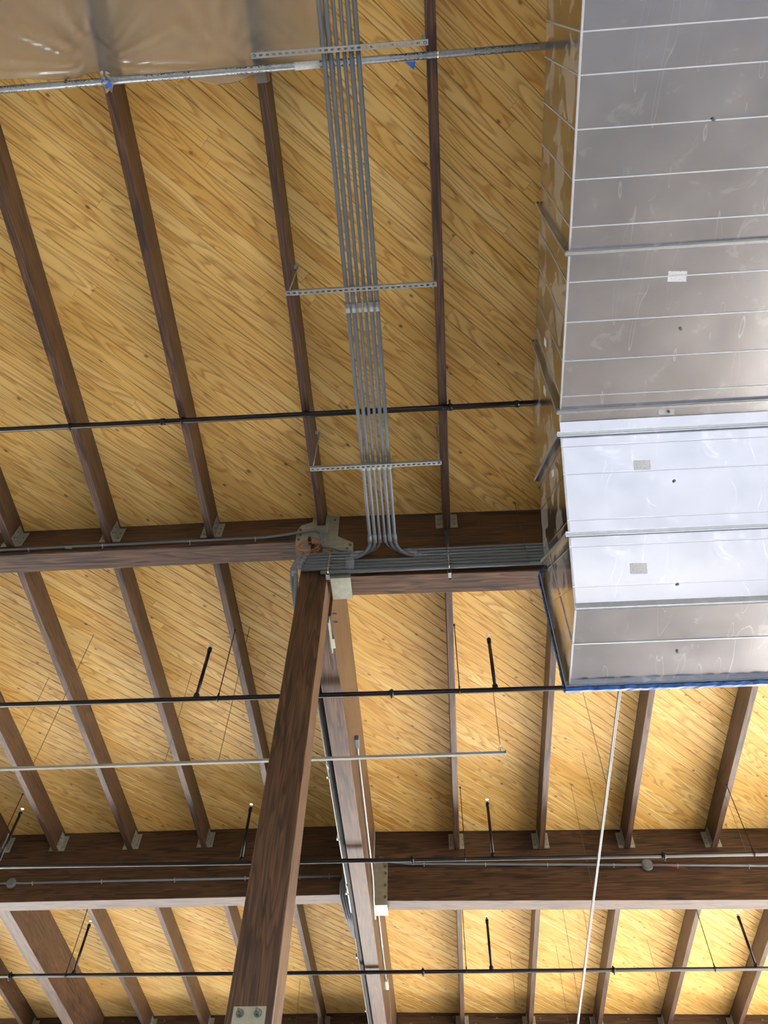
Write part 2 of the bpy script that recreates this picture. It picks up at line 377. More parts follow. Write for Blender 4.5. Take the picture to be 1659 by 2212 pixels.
# unseen walls of the hall, their reach and openings shaped for the daylight
def wall(name, b, label): build(name, MB().box(*b), WALLM, kind='structure', label=label)
wall('wall_left', (-18.2, -18, -4.2, 12, FLOOR, 8.24), 'plain wall on the left side of the hall')
wall('wall_right', (15, 15.2, -4.2, 3.5, FLOOR, 7.86), 'plain unseen wall on the right side, added to block the sun')  # added to keep sun off the floor mirrored in the near duct
wb_ = MB().prism([(-18.2, -4.4, FLOOR), (0, -4.4, FLOOR), (0, -4.4, 3.0), (9.5, -4.4, 3.0), (9.5, -4.4, FLOOR), (15.2, -4.4, FLOOR), (15.2, -4.4, 7.86), (RIDGE, -4.4, 8.2), (-18.2, -4.4, 8.2)], (0, .2, 0))
wf_ = MB().prism([(-18.2, 20.8, 2.8), (15.2, 20.8, 2.8), (15.2, 20.8, 7.86), (RIDGE, 20.8, 8.2), (-18.2, 20.8, 8.2)], (0, .2, 0))
build('wall_front', wf_, WALLM, kind='structure', label='plain unseen wall band above the far end, added to cut sky light')  # added band holds sky light off the far ceiling
build('wall_back', wb_, WALLM, kind='structure', label='plain unseen wall behind, its wide doorway placed to light the duct reflection')  # unseen wall dims the near bay; doorway sized for the duct reflection
# ------------------------------------------------------------------ girders, beams, column
def girder(name, x0, x1, y0, y1, zb, label, follow=False, cat='girder', mat=None):
    zt0, zt1 = deckz(x0)-.002, deckz(x1)-.002
    dz0, dz1 = (deckz(x0)-8.2, deckz(x1)-8.2) if follow else (0, 0)
    m = MB().hexa([(x0, y0, zb+dz0), (x1, y0, zb+dz1), (x1, y1, zb+dz1), (x0, y1, zb+dz0), (x0, y0, zt0), (x1, y0, zt1), (x1, y1, zt1), (x0, y1, zt0)])
    return build(name, m, mat or TX, bevel=.008, label=label, cat=cat)
G1F, G1B = 5.405, 5.67
G2LF, G2LB, G2RF, G2RB = 11.41, 11.65, 11.58, 11.83
G3F = 17.5
g1l = girder('timber_girder', -11, -1.43, G1F, G1B, 7.70, 'shallow brown timber girder left of the column top')
g1r = girder('timber_girder', -1.075, 9.4, G1F, G1B, 7.005, 'deep brown timber girder right of the column behind grey conduits', True)
g2l = girder('timber_girder', -7.1, -1.315, G2LF, G2LB, 7.015, 'dark brown middle girder left of the long beam')
g2r = girder('timber_girder', -1.08, 9.4, G2RF, G2RB, 7.01, 'dark brown middle girder right of the long beam', True)
g3l = girder('timber_girder', -11, -1.315, G3F, G3F+.26, 7.0, 'farthest brown girder at the bottom edge, left of the long beam')
g3r = girder('timber_girder', -1.08, 9.4, G3F, G3F+.26, 7.0, 'farthest brown girder at the bottom edge, right of the long beam', True)
build('timber_beam', box(-1.312, -1.085, 5.72, 24, 6.73, 8.19), TY, bevel=.008, label='long brown timber beam running away behind the column', cat='beam')
build('timber_beam', box(-7.34, -7.12, 11.66, 17.49, 7.42, 8.19), TY, bevel=.006, label='thick brown beam among the joists at the lower left', cat='beam')
g2l2 = girder('timber_girder', -11, -7.345, G2LF, G2LB, 7.015, 'dark brown girder end at the lower left frame edge')
col = build('timber_column', box(-1.42, -1.115, G1F-.005, G1F+.30, FLOOR, 8.19), TZ, bevel=.008, label='tall brown timber column rising to the girders', cat='column')
m = MB().box(-1.372, -1.163, G1F-.017, G1F-.006, 2.05, 2.572)
pl = build('bolted_plate', m, GALV, col, label='galvanized steel plate with two large bolts')
for bx_ in (-1.325, -1.21):
    m = MB(); m.tube([(bx_, G1F-.018, 2.53), (bx_, G1F-.024, 2.53)], .026, 16); m.tube([(bx_, G1F-.024, 2.53), (bx_, G1F-.045, 2.53)], .019, 6); m.tube([(bx_, G1F-.045, 2.53), (bx_, G1F-.075, 2.53)], .010, 10)
    build('bolt', m, BOLT, pl)
build('base_plate', box(-1.52, -1.015, G1F-.1, G1F+.4, FLOOR, FLOOR+.02), GALV, col)
# joists with angle hangers at the end that meets the girder in front
def hanger(parent, x0, x1, yf, zb, zt):
    for s in (-1, 1):
        xf = x0 if s < 0 else x1
        m = MB()
        a, b = sorted((xf+s*.0005, xf+s*.008)); m.box(a, b, yf-.13, yf-.001, zb+.02, zt-.06)
        a, b = sorted((xf+s*.0005, xf+s*.085)); m.box(a, b, yf-.009, yf-.001, zb+.02, zt-.06)
        h = build('joist_hanger', m, GALV, parent)
        bm_ = MB()
        for k, dy in ((.07, .10), (.13, .06), (.19, .10)):
            bolt_head(bm_, (xf+s*.008, yf-dy, zb+k), (s, 0, 0), .009, .008)
        for k in (.08, .18): bolt_head(bm_, (xf+s*.05, yf-.009, zb+k), (0, -1, 0), .009, .008)
        build('bolt_set', bm_, BOLT, h, kind='stuff')
def joist(x0, w, y0, y1, label, depth=.35, hang=True):
    zt = min(deckz(x0), deckz(x0+w))-.002; zb = zt-depth
    o = build('timber_joist', MB().box(x0, x0+w, y0, y1, zb, zt), TY, bevel=.006, label=label, cat='joist')
    if hang: hanger(o, x0, x0+w, y1, zb, zt)
    return o
W = .085
bays = [(-2.4, G1F-.001, G1F-.001, 'near bay'), (G1B+.001, G2LF-.001, G2RF-.001, 'middle bay'), (G2LB+.001, G3F-.001, G3F-.001, 'far bay')]
LX = [-2.53, -3.76, -4.97, -6.19, -7.42]
for bi, (ys, yl, yr, bn) in enumerate(bays):
    for k, xr in enumerate(LX):
        if bi == 0 and k > 2: continue
        if bi == 2: xr = [-2.52, -3.70, -4.90, -6.09, -8.56][k]
        if bi == 1 and k == 4: xr = -7.10
        ref = 'conduits' if bi == 0 else 'long beam'
        joist(xr-W, W, ys, yl, '%s timber joist to the left of the %s in the %s' % (ORD[k]+' brown' if bi else ORD[k+1]+' brown', ref, bn))
    for k in range(6):
        xl = .185+1.322*k
        if bi == 0 and k > 1: continue
        yy = ys if bi < 2 else G2RB+.001
        if bi == 0: lb = ['brown timber joist just right of the grey conduits in the near bay', 'brown timber joist hidden behind the metal duct in the near bay'][k]
        else: lb = '%s brown timber joist to the right of the long beam in the %s' % (ORD[k], bn)
        joist(xl, W, yy, yr, lb)
jc = joist(-1.282, W, -2.4, G1F-.03, 'first brown timber joist to the left of the conduits, ending at the column plate', hang=False)
# column-top connector plate
P = [(-1.37, 8.17), (-1.37, 8.06), (-1.50, 8.0), (-1.545, 7.86), (-1.53, 7.64), (-1.49, 7.35), (-1.345, 7.345), (-1.345, 7.62), (-1.21, 7.60), (-1.20, 7.44), (-.85, 7.43), (-.857, 7.6), (-1.045, 7.74), (-1.05, 8.165)]
cp = build('connector_plate', MB().prism([(x, G1F-.024, z) for x, z in P], (0, .012, 0)), GALV, label='winged galvanized steel connector plate at the column top', cat='steel plate')
bm_ = MB()
for x, z in ((-1.50, 7.9), (-1.49, 7.8), (-1.50, 7.7), (-.89, 7.55), (-.92, 7.48), (-1.10, 8.08), (-1.42, 7.42)): bolt_head(bm_, (x, G1F-.024, z), (0, -1, 0), .016, .014)
build('bolt_set', bm_, BOLT, cp, kind='stuff')
m = MB().box(-1.295, -1.185, G1F-.14, G1F-.026, 7.80, 7.812); m.box(-1.295, -1.285, G1F-.14, G1F-.026, 7.812, 7.98); m.box(-1.182, -1.17, G1F-.14, G1F-.026, 7.78, 8.02)
m.box(-1.295, -1.185, G1F-.034, G1F-.026, 7.62, 7.80)
build('joist_seat', m, GALV, cp)
# steel saddles carrying the girder ends
m = MB().box(-1.077, -.858, G1F-.016, G1B+.012, 6.955, 6.975); m.box(-1.077, -.858, G1F-.016, G1F-.004, 6.975, 7.06)
m.box(-1.077, -.858, G1B+.003, G1B+.013, 6.975, 7.3)
build('beam_saddle', m, GALV, g1r, label='galvanized steel saddle under the girder end')
m = MB().box(-1.082, -.868, G2RF-.018, G2RF-.004, 6.945, 7.64); m.box(-1.082, -.868, G2RF-.018, G2RB+.014, 6.925, 6.945); m.box(-1.082, -1.075, G2RF-.2, G2RF-.018, 7.6, 8.1)
sd = build('beam_saddle', m, GALV, g2r, label='galvanized steel saddle under the girder end')
bm_ = MB()
for z in (7.56, 7.44, 7.24, 7.05): bolt_head(bm_, (-.9, G2RF-.018, z), (0, -1, 0), .02, .016)
build('bolt_set', bm_, BOLT, sd, kind='stuff')
m = MB().box(-1.55, -1.322, G2LF-.018, G2LF-.004, 6.98, 7.5)
build('beam_saddle', m, GALV, g2l)
m = MB().box(-1.113, -1.103, G1B+.06, G1B+.5, 6.62, 6.95); m.box(-1.13, -1.08, G1B+.36, G1B+.5, 6.70, 6.712)
br = build('knife_plate', m, GALV, label='small galvanized bracket plate behind the column top', cat='steel plate')
bm_ = MB()
for yb in (G1B+.14, G1B+.26): bm_.tube([(-1.13, yb, 6.86), (-1.04, yb, 6.86)], .012, 8); bm_.tube([(-1.10, yb, 6.86), (-1.085, yb, 6.86)], .02, 6)
build('bolt_set', bm_, BOLT, br, kind='stuff')
# far girder stud heads
for gi, (gx0, gx1) in ((g3l, (-8, -1.6)), (g3r, (-.8, 6.5))):
    bm_ = MB(); x = gx0
    while x < gx1: bolt_head(bm_, (x, G3F, deckz(x)-.1-.12*(int(x*7) % 2)), (0, -1, 0), .02, .012); x += .43
    build('bolt_set', bm_, BOLT, gi, kind='stuff')
# ------------------------------------------------------------------ sheet metal duct
DX0, DX1 = 1.142, 3.8
duct = empty('sheet_metal_duct', (DX0, 2.0, 6.1), 'large rectangular galvanized sheet metal duct stepping down at the right', 'duct')
s2 = math.sqrt(.5)
secs = [[(-2.0, 6.1), (.17, 6.1), (.17, 7.6), (-2.0, 7.6)],
        [(.17, 6.1), (1.785, 6.1), (1.785, 7.6), (.17, 7.6)],
        [(1.785, 6.1), (3.083, 6.1), (3.083, 7.6), (1.785, 7.6)],
        [(3.083, 6.1), (3.19, 6.1), (3.269, 6.022), (4.33, 7.083), (3.813, 7.6), (3.083, 7.6)],
        [(3.269, 6.022), (3.864, 5.427), (4.925, 6.488), (4.33, 7.083)],
        [(3.864, 5.427), (4.291, 5.0), (5.116, 5.0), (5.116, 6.5), (4.93, 6.5), (4.925, 6.488)]]
parts = []
for sc in secs:
    m = MB().prism([(DX0, y, z) for y, z in sc], (DX1-DX0, 0, 0))
    parts.append(build('duct_section', m, DUCT, duct, origin=(DX0, sc[0][0], sc[0][1])))
def band(pb, pt, d, half, out):   # rectangular frame round the duct: pb/pt bottom and top point (y,z), d direction along the duct, out: projection
    pb, pt, d = Vector((0, *pb)), Vector((0, *pt)), Vector((0, *d)).normalized()
    n = (pt-pb).normalized(); m = MB()
    def bar(xa, xb, qa, qb):
        p = []
        for q in (qa, qb):
            p += [Vector((xa, 0, 0))+q-d*half, Vector((xb, 0, 0))+q-d*half, Vector((xb, 0, 0))+q+d*half, Vector((xa, 0, 0))+q+d*half]
        m.hexa(p)
    bar(DX0-out, DX1+out, pb-n*out, pb); bar(DX0-out, DX1+out, pt, pt+n*out)
    bar(DX0-out, DX0, pb, pt); bar(DX1, DX1+out, pb, pt)
    return m
def flange(pb, pt, d, name='joint_flange', mat=None):
    o = build(name, band(pb, pt, d, .011, .036), mat or BRIGHT, duct)
    v = Vector((0, *d)).normalized()
    for k in (-1, 1):
        q = Vector((0, *pb))+v*k*.016; t = Vector((0, *pt))+v*k*.016
        build('flange_lip', band((q.y, q.z), (t.y, t.z), d, .0045, .03), DUCT, o)
    for pp in (pb, pt):
        c = Vector((DX0-.02, *pp)); build('corner_bolt', MB().tube([c-v*.03, c+v*.03], .01, 6), BOLT, o)
    return o
for y in (.17, 1.785, 3.083): flange((y, 6.1), (y, 7.6), (1, 0))
flange((3.269, 6.022), (4.33, 7.083), (1, -1)); flange((3.864, 5.427), (4.925, 6.488), (1, -1))
flange((5.116, 5.0), (5.116, 6.5), (1, 0))
for si, ys in ((0, (-.28, -.6, -.92)), (1, (.375, .625, .955, 1.28, 1.605)), (2, (2.01, 2.325, 2.645, 2.955))):
    for y in ys: build('seam_rib', band((y, 6.1), (y, 7.6), (1, 0), .0045, .005), RIB, parts[si])
for t in (.12, .34, .70):
    y, z = 3.269+t*.76-.02, 6.022-t*.76+.02
    build('seam_rib', band((y, z), (y+1.061, z+1.061), (1, -1), .005, .005), DUCT, parts[4])
for t in (.07, .30):
    y, z = 3.864+t, 5.427-t
    m = MB()
    hy = [(y, z, y+min(1.06, 1.06-t*.0), z+1.06)]
    b0 = Vector((0, y, z)); n_ = Vector((0, s2, s2)); dd = Vector((0, s2, -s2))
    def rb(xa, xb, qa, qb, m=m, dd=dd):
        p = []
        for q in (qa, qb):
            p += [Vector((xa, 0, 0))+q-dd*.006, Vector((xb, 0, 0))+q-dd*.006, Vector((xb, 0, 0))+q+dd*.006, Vector((xa, 0, 0))+q+dd*.006]
        m.hexa(p)
    rb(DX0-.006, DX1+.006, b0-n_*.006, b0); L = (6.49-z)/s2 if t < .1 else (6.49-z)/s2*.98
    L = min(L, (5.08-y)/s2); rb(DX0-.006, DX0, b0, b0+n_*L)
    build('seam_rib', m, DUCT, parts[5])
for y in (4.66,): build('seam_rib', band((y, 5.0), (y, 6.5), (1, 0), .006, .006), RIB, parts[5])
def strip(p0, p1, prt):
    p0, p1 = Vector((0, *p0)), Vector((0, *p1)); d = (p1-p0).normalized(); n = Vector((0, d.z, -d.y)); q = []
    for h in (n*.004, -n*.016):
        q += [Vector((DX0-.004, 0, 0))+p0+h, Vector((DX0+.011, 0, 0))+p0+h, Vector((DX0+.011, 0, 0))+p1+h, Vector((DX0-.004, 0, 0))+p1+h]
    build('corner_highlight', MB().hexa(q), RIB, prt)  # bright line painted in as the edge highlight of the lower corner
for i, (a_, b_) in enumerate((((-2, 6.1), (.15, 6.1)), ((.19, 6.1), (1.765, 6.1)), ((1.805, 6.1), (3.063, 6.1)), ((3.1, 6.1), (3.185, 6.1)), ((3.284, 6.007), (3.849, 5.442)), ((3.879, 5.412), (4.285, 5.006)))): strip(a_, b_, parts[i])
strip((4.295, 5.0), (5.1, 5.0), parts[5])
m = MB().hexa([(DX0, 4.25, 5.028), (DX1, 4.25, 5.028), (DX1, 4.302, 4.996), (DX0, 4.302, 4.996), (DX0, 4.262, 5.045), (DX1, 4.262, 5.045), (DX1, 4.305, 5.006), (DX0, 4.305, 5.006)])
build('fold_strip', m, BRIGHT, parts[5])
# printed stickers (flat things on the sheet metal)
def sticker(c, ux, uy, w, h, label):
    c, ux, uy = Vector(c), Vector(ux).normalized(), Vector(uy).normalized(); n = ux.cross(uy)
    p = [c-ux*w/2-uy*h/2, c+ux*w/2-uy*h/2, c+ux*w/2+uy*h/2, c-ux*w/2+uy*h/2]
    m = MB().hexa([q+n*.0008 for q in p]+[q+n*.002 for q in p])
    return build('sticker', m, STICK, duct, label=label)
dn = (0, s2, -s2)
STK = []
# ------------------------------------------------------------------ blue film round the open duct end
m = MB()
def wrap(z0, z1, y0, y1, x0, x1): m.box(x0, x1, y0, y1, z0, z1)
rb_ = random.Random(5)
def ragged_strip(p0, p1, wdir, w, nrm, n=60, jit=.25):
    p0, p1, wdir, nrm = Vector(p0), Vector(p1), Vector(wdir), Vector(nrm); vs_, fs = [], []
    for i in range(n+1):
        q = p0.lerp(p1, i/n); ww = w*(1-jit*rb_.random()); o = nrm*(.003*rb_.random())
        for a in (q+o, q+wdir*ww*.5+nrm*.008*rb_.random(), q+wdir*ww+o):
            vs_.append(a)
        for a in (q+o+nrm*.004, q+wdir*ww*.5+nrm*(.010+.006*rb_.random()), q+wdir*ww+o+nrm*.004): vs_.append(a)
    for i in range(n):
        b = i*6
        for k in range(2): fs.append((b+k, b+6+k, b+7+k, b+1+k)); fs.append((b+3+k, b+4+k, b+10+k, b+9+k))
        fs.append((b, b+3, b+9, b+6)); fs.append((b+2, b+8, b+11, b+5))
    fs.append((0, 1, 2, 5, 4, 3)); b = n*6; fs.append((b, b+3, b+4, b+5, b+2, b+1))
    m.add(vs_, fs)
ragged_strip((DX0-.04, 5.17, 4.955), (DX1+.04, 5.17, 4.955), (0, -1, 0), .075, (0, 0, -1))
ragged_strip((DX0-.04, 5.17, 4.955), (DX0-.04, 5.17, 6.54), (0, -1, 0), .035, (-1, 0, 0), jit=.35)
ragged_strip((DX0-.04, 5.165, 6.54), (DX1+.04, 5.165, 6.54), (0, -1, 0), .10, (0, 0, 1))
ragged_strip((DX0-.045, 5.168, 4.96), (DX1+.045, 5.168, 4.96), (0, 0, 1), .06, (0, 1, 0))
m.box(DX0-.04, DX1+.04, 5.155, 5.162, 4.955, 6.54)
build('blue_film_cover', m, BLUE, label='blue plastic film taped over the lower open end of the duct', cat='plastic film')
# ------------------------------------------------------------------ grey conduits on the trapezes
CZ = 7.302; CR = .0195
cx = [-.635+.0545*i for i in range(6)]
TRAP = [(.435, -1.195, .185), (2.325, -1.18, .188), (4.175, -1.175, .178)]
RZ = [7.352-.0555*k for k in range(7)]           # rows on the girder face
RY = 5.345
names = ['leftmost', 'second from left', 'third from left', 'third from right', 'second from right', 'rightmost']
rowof = [2, 1, 0, 0, 1, 2]
for i, x in enumerate(cx):
    side = -1 if i < 3 else 1
    zr_ = RZ[rowof[i]]; R = [.20, .20, .20, .20, .20, .20][i]
    ystart = RY-R
    path = [Vector((x, -2.2, CZ)), Vector((x, 4.6, CZ))]
    c = Vector((x+side*R, ystart, CZ))
    pts = [c+Vector((-side*R*math.cos(a), R*math.sin(a), 0)) for a in [math.pi/2*k/8 for k in range(9)]]
    for k, p in enumerate(pts): p.z = CZ+(zr_-CZ)*k/8
    xe = -1.40+.03*i if side < 0 else 9.0
    path += pts+[Vector((xe, RY, zr_))]
    rr = CR*(.78 if i in (2, 3) else 1)
    o = build('electrical_conduit', MB().tube(path, rr, 12), PVC, smooth=True, label='grey plastic conduit on the slotted trapezes, %s of the six' % names[i], cat='conduit', group='six grey conduits on the trapezes')
    for ya, yb in ((2.47, 2.56), (4.20, 4.25)):
        build('coupling', MB().tube([(x, ya, CZ), (x, yb, CZ)], rr+.006, 12), PVCL, o, smooth=True)
    for a, b in ((0, 2),):
        q0, q1 = pts[0]-Vector((0, .07, 0)), pts[1]
        build('coupling', MB().tube([q0, q1], rr+.005, 12), PVCL, o, smooth=True)
    q = pts[-1]; build('coupling', MB().tube([q, q+Vector((side*.09, 0, 0))], rr+.005, 12), PVCL, o, smooth=True)
# long conduits stacked on the girder face below them
for k in range(3, 7):
    big = k == 6; r = .0235 if big else .0205
    z = RZ[k]-(.006 if big else 0)
    xs = -1.40 if k < 6 else -1.18
    o = build('electrical_conduit', MB().tube([(xs, RY, z), (9.0, RY, z)], r, 12), PVC, smooth=True,
              label='%s along the girder face, %s of the four straight ones' % ('grey plastic conduit', ['topmost', 'second from top', 'second from bottom', 'lowest'][k-3]), cat='conduit', group='conduits stacked on the girder face')
    if not big: build('coupling', MB().tube([(-.91, RY, z), (-.82, RY, z)], r+.005, 12), PVCL, o, smooth=True)
# elbow bodies at the left end, dropping behind the column
for k in range(4):
    z = RZ[k+1]; x = -1.455-.012*k+.02; y = RY
    t = empty('conduit_elbow', (x, y, z), 'grey conduit elbow body left of the column, %s of the four' % ['topmost', 'second from top', 'second from bottom', 'lowest'][k], 'conduit fitting', 'elbow bodies beside the column')
    build('body', MB().box(x-.035, x+.022, y-.026, y+.05, z-.032-(.07 if k == 3 else 0), z+.028), PVCL, t, bevel=.006)
    build('hub', MB().tube([(x+.02, y, z), (x+.075, y, z)], .031, 12), PVCL, t, smooth=True)
    p = [Vector((x-.008, y+.02, z-.02)), Vector((-1.458-.05*(k == 1), 5.37, z-.10)), Vector((-1.458-.05*(k == 1), 5.45, z-.22)), Vector((-1.455-.02*(k == 1), 5.70, z-.42)), Vector((-1.40, 5.775+.05*(k == 1), z-.55)), Vector((-1.38, 5.785+.05*(k == 1), z-.8)), Vector((-1.38, 5.785+.05*(k == 1), 3.0))]
    if k in (1, 3): build('drop', MB().tube(p, .024, 10), PVC, t, smooth=True)
    build('cover_plate', MB().box(x-.039, x-.035, y-.022, y+.045, z-.026, z+.024), PVC, t)
# slotted trapezes
def channel(x0, x1, y, z, w=.041, h=.041, t=.004, pitch=.0508, slot=True):
    # channel opening upward, slotted web at the bottom facing the floor
    m = MB(); m.box(x0, x1, y-w/2, y-w/2+t, z, z+h); m.box(x0, x1, y+w/2-t, y+w/2, z, z+h)
    m.box(x0, x1, y-w/2+t, y-w/2+t+.008, z+h-t, z+h); m.box(x0, x1, y+w/2-t-.008, y+w/2-t, z+h-t, z+h)
    yi0, yi1 = y-w/2+t, y+w/2-t
    sl, sw = .028, .015
    m.box(x0, x1, yi0, y-sw/2, z, z+t); m.box(x0, x1, y+sw/2, yi1, z, z+t)
    n = int((x1-x0)/pitch); st = x0
    for i in range(n):
        a = x0+(i+.5)*(x1-x0)/n-sl/2
        m.box(st, a, y-sw/2, y+sw/2, z, z+t); st = a+sl
    m.box(st, x1, y-sw/2, y+sw/2, z, z+t)
    return m
tl = ['nearest, at the top edge', 'middle, above the couplings', 'farthest, nearest the girder']
for k, (y, x0, x1) in enumerate(TRAP):
    t = empty('conduit_trapeze', ((x0+x1)/2, y, 7.225), 'slotted metal strut under the six grey conduits, '+tl[k], 'strut', 'trapezes under the conduits')
    build('strut_channel', channel(x0, x1, y, 7.228), BRIGHT, t)
    for x, zt in ((x0+.025, 8.05), (x1-.025, 8.05)):
        build('threaded_rod', MB().tube([(x, y, 7.2), (x, y, zt)], .0065, 8), BRIGHT, t, smooth=True)
        m = MB(); m.tube([(x, y, 7.214), (x, y, 7.227)], .013, 6); build('nut', m, BOLT, t)
        xj = -1.197 if x < 0 else .185
        m = MB(); a, b = sorted((x+(.012 if x < 0 else -.012), xj)); m.box(a, b, y-.02, y+.02, zt-.004, zt+.004); a, b = sorted((xj, xj+(.006 if x < 0 else -.006))); m.box(a, b, y-.02, y+.02, zt, zt+.05)
        build('angle_clip', m, BRIGHT, t)
    for i, x in enumerate(cx):
        m = MB(); m.ring((x, y, CZ), CR+.004, .004, (0, 1, 0), 14, 4); build('clamp', m, PVCL if k < 2 else EMT, t)
# vertical struts with shiny pipe clamps on the girder face
for x, z0, z1, lb in ((.215, 6.86, 7.80, 'upright strut with chrome pipe clamps under the joist right of the conduits'), (-1.10, 6.92, 7.46, 'upright strut with chrome pipe clamps at the column top')):
    t = empty('clamp_strut', (x, 5.39, z0), lb, 'strut')
    m = MB(); m.box(x-.021, x-.017, 5.378, 5.402, z0, z1); m.box(x+.017, x+.021, 5.378, 5.402, z0, z1); m.box(x-.021, x+.021, 5.398, 5.402, z0, z1)
    build('strut_channel', m, BOLT, t)
    for z in RZ:
        for s in (-1, 1):
            m = MB(); m.tube([(x+s*.012, RY-.036, z+.024), (x+s*.012, RY-.020, z+.024)], .008, 6); build('clamp_screw', m, CHROME, t)
        m = MB(); m.tube(arc((x, RY, z), .029, math.pi*.0, math.pi, (0, 0, 1), (0, -1, 0), 8), .004, 4); build('clamp', m, CHROME, t)
    m = MB(); m.box(x-.021, x+.021, 5.31, 5.378, z0, z0+.006); m.box(x-.021, x-.016, 5.31, 5.378, z0, z0+.05); m.box(x+.016, x+.021, 5.31, 5.378, z0, z0+.05)
    build('end_bracket', m, BRIGHT, t)
# small conduits
def thin_conduit(path, r, label, clips, mat=PVC, axis='x', parentname='thin_conduit'):
    o = build(parentname, MB().tube(path, r, 10), mat, smooth=True, label=label, cat='conduit')
    for c in clips:
        m = MB(); m.ring(c, r+.002, .004, (1, 0, 0) if axis == 'x' else (0, 1, 0), 12, 4)
        if axis == 'x': m.box(c[0]-.006, c[0]+.006, c[1]+r, c[1]+r+.012, c[2]-.035, c[2]+.02)
        build('strap', m, EMT, o)
    return o
A = [(-11, 5.385, 7.77), (-1.9, 5.385, 7.785), (-1.62, 5.37, 7.81), (-1.42, 5.345, 7.82)]
A += [tuple(p) for p in arc((-1.33, 5.335, 7.72), .10, math.pi/2, 0, (1, 0, 0), (0, 0, 1), 6)]
A += [(-1.22, 5.33, 7.55), (-1.19, 5.33, 7.48), (-1.12, 5.33, 7.47), (-.98, 5.335, 7.40), (-.86, 5.34, 7.36)]
o = thin_conduit(A, .0165, 'thin grey conduit clipped along the shallow girder left of the column', [(x, 5.385, 7.775) for x in (-4.75, -3.85, -2.8, -2.02)])
build('coupling', MB().tube([(-4.3, 5.385, 7.772), (-4.22, 5.385, 7.772)], .021, 10), PVCL, o, smooth=True)
o = thin_conduit([(-11, 11.38, 7.32), (-1.45, 11.38, 7.295)], .018, 'thin grey conduit clipped along the middle girder left of the column', [(x, 11.38, 7.31) for x in (-6.4, -5.3, -4.15, -3.05, -2.2, -1.75)])
m = MB().tube([(-6.74, 11.36, 7.312), (-6.74, 11.405, 7.312)], .075, 18)
o2 = build('junction_box', m, PVC, o, smooth=True)
build('lid', MB().tube([(-6.74, 11.352, 7.312), (-6.74, 11.36, 7.312)], .06, 18), PVC, o2)
def z2r(x): return 7.60-.035*(x+.75)
o = thin_conduit([(-1.0, 11.47, 7.66), (-.8, 11.53, 7.61), (-.5, 11.55, 7.585), (3.1, 11.55, z2r(3.1)), (9, 11.55, z2r(9))], .019, 'thin grey conduit clipped along the middle girder at the right', [(x, 11.55, z2r(x)) for x in (-.3, .65, 1.6, 2.6, 3.55, 4.6)])
o2 = build('junction_box', MB().tube([(3.1, 11.53, 7.465), (3.1, 11.578, 7.465)], .085, 18), PVC, o, smooth=True)
build('lid', MB().tube([(3.1, 11.52, 7.465), (3.1, 11.53, 7.465)], .07, 18), PVC, o2)
build('cable_tail', MB().tube([(3.17, 11.53, 7.45), (3.4, 11.5, 7.41), (3.62, 11.5, 7.37)], .006, 6), RUST, o)
# conduits along the long beam
o = thin_conduit([(-1.405, 6.2, 6.88), (-1.405, 16.8, 6.88)], .024, 'silver conduit clamped along the left side of the long beam', [], EMT, 'y')
for y in (7.1, 8.55, 9.85, 11.15, 12.9, 14.6):
    m = MB(); m.ring((-1.405, y, 6.88), .029, .006, (0, 1, 0), 12, 5); m.box(-1.385, -1.313, y-.02, y+.02, 6.87, 6.90); m.box(-1.45, -1.43, y-.02, y+.02, 6.86, 6.92)
    build('clamp', m, CHROME, o)
for y in (8.28, 10.9): build('coupling', MB().tube([(-1.405, y, 6.88), (-1.405, y+.11, 6.88)], .030, 12), EMT, o, smooth=True)
build('beam_gap_shade', MB().tube([(-1.352, 6.1, 6.80), (-1.352, 10.9, 6.80), (-1.36, 14.0, 6.80), (-1.352, 17.4, 6.79)], .038, 10), DARK, smooth=True, label='black tube standing in for gap shadow at the lower left of the long beam', cat='cable')  # black tube stands in for the shadow between conduit and beam
for k, (dx, dz) in enumerate(((.0, .0), (.035, -.03), (.07, -.05), (.10, -.07))):
    p = [(-1.50+dx*.3, 11.30, 7.30), (-1.56+dx*.5, 11.33, 7.15), (-1.55+dx, 11.38, 6.98), (-1.50+dx, 11.75, 6.85+dz*.3), (-1.45+dx*.4, 12.2, 6.86+dz)]
    build('looped_conduit', MB().tube(p, .016, 8), PVC, smooth=True, label='grey conduit whip curling under the middle girder, %s of four' % ['leftmost', 'second from left', 'third from left', 'rightmost'][k], cat='conduit', group='conduit whips by the long beam')
o = thin_conduit([(-1.063, 8.46, 7.28), (-1.063, 11.2, 7.15), (-1.06, 11.35, 7.0), (-1.06, 11.40, 6.9), (-1.058, 11.75, 6.82)], .016, 'silver conduit on the right face of the long beam in the middle bay', [(-1.063, 10.0, 7.21)], EMT, 'y')
build('junction_box', MB().box(-1.084, -1.03, 8.30, 8.46, 7.25, 7.33), PVC, o, bevel=.006)
o = thin_conduit([(-1.063, 12.1, 7.24), (-1.063, 14.15, 7.16)], .016, 'silver conduit on the right face of the long beam in the far bay', [(-1.063, 13.2, 7.2)], EMT, 'y')
build('junction_box', MB().box(-1.084, -1.03, 14.15, 14.42, 7.11, 7.19), EMT, o, bevel=.006)
build('cable_tail', MB().tube([(-1.05, 14.42, 7.13), (-1.03, 14.7, 7.08), (-1.05, 15.4, 7.02)], .004, 6), WIRE, o)
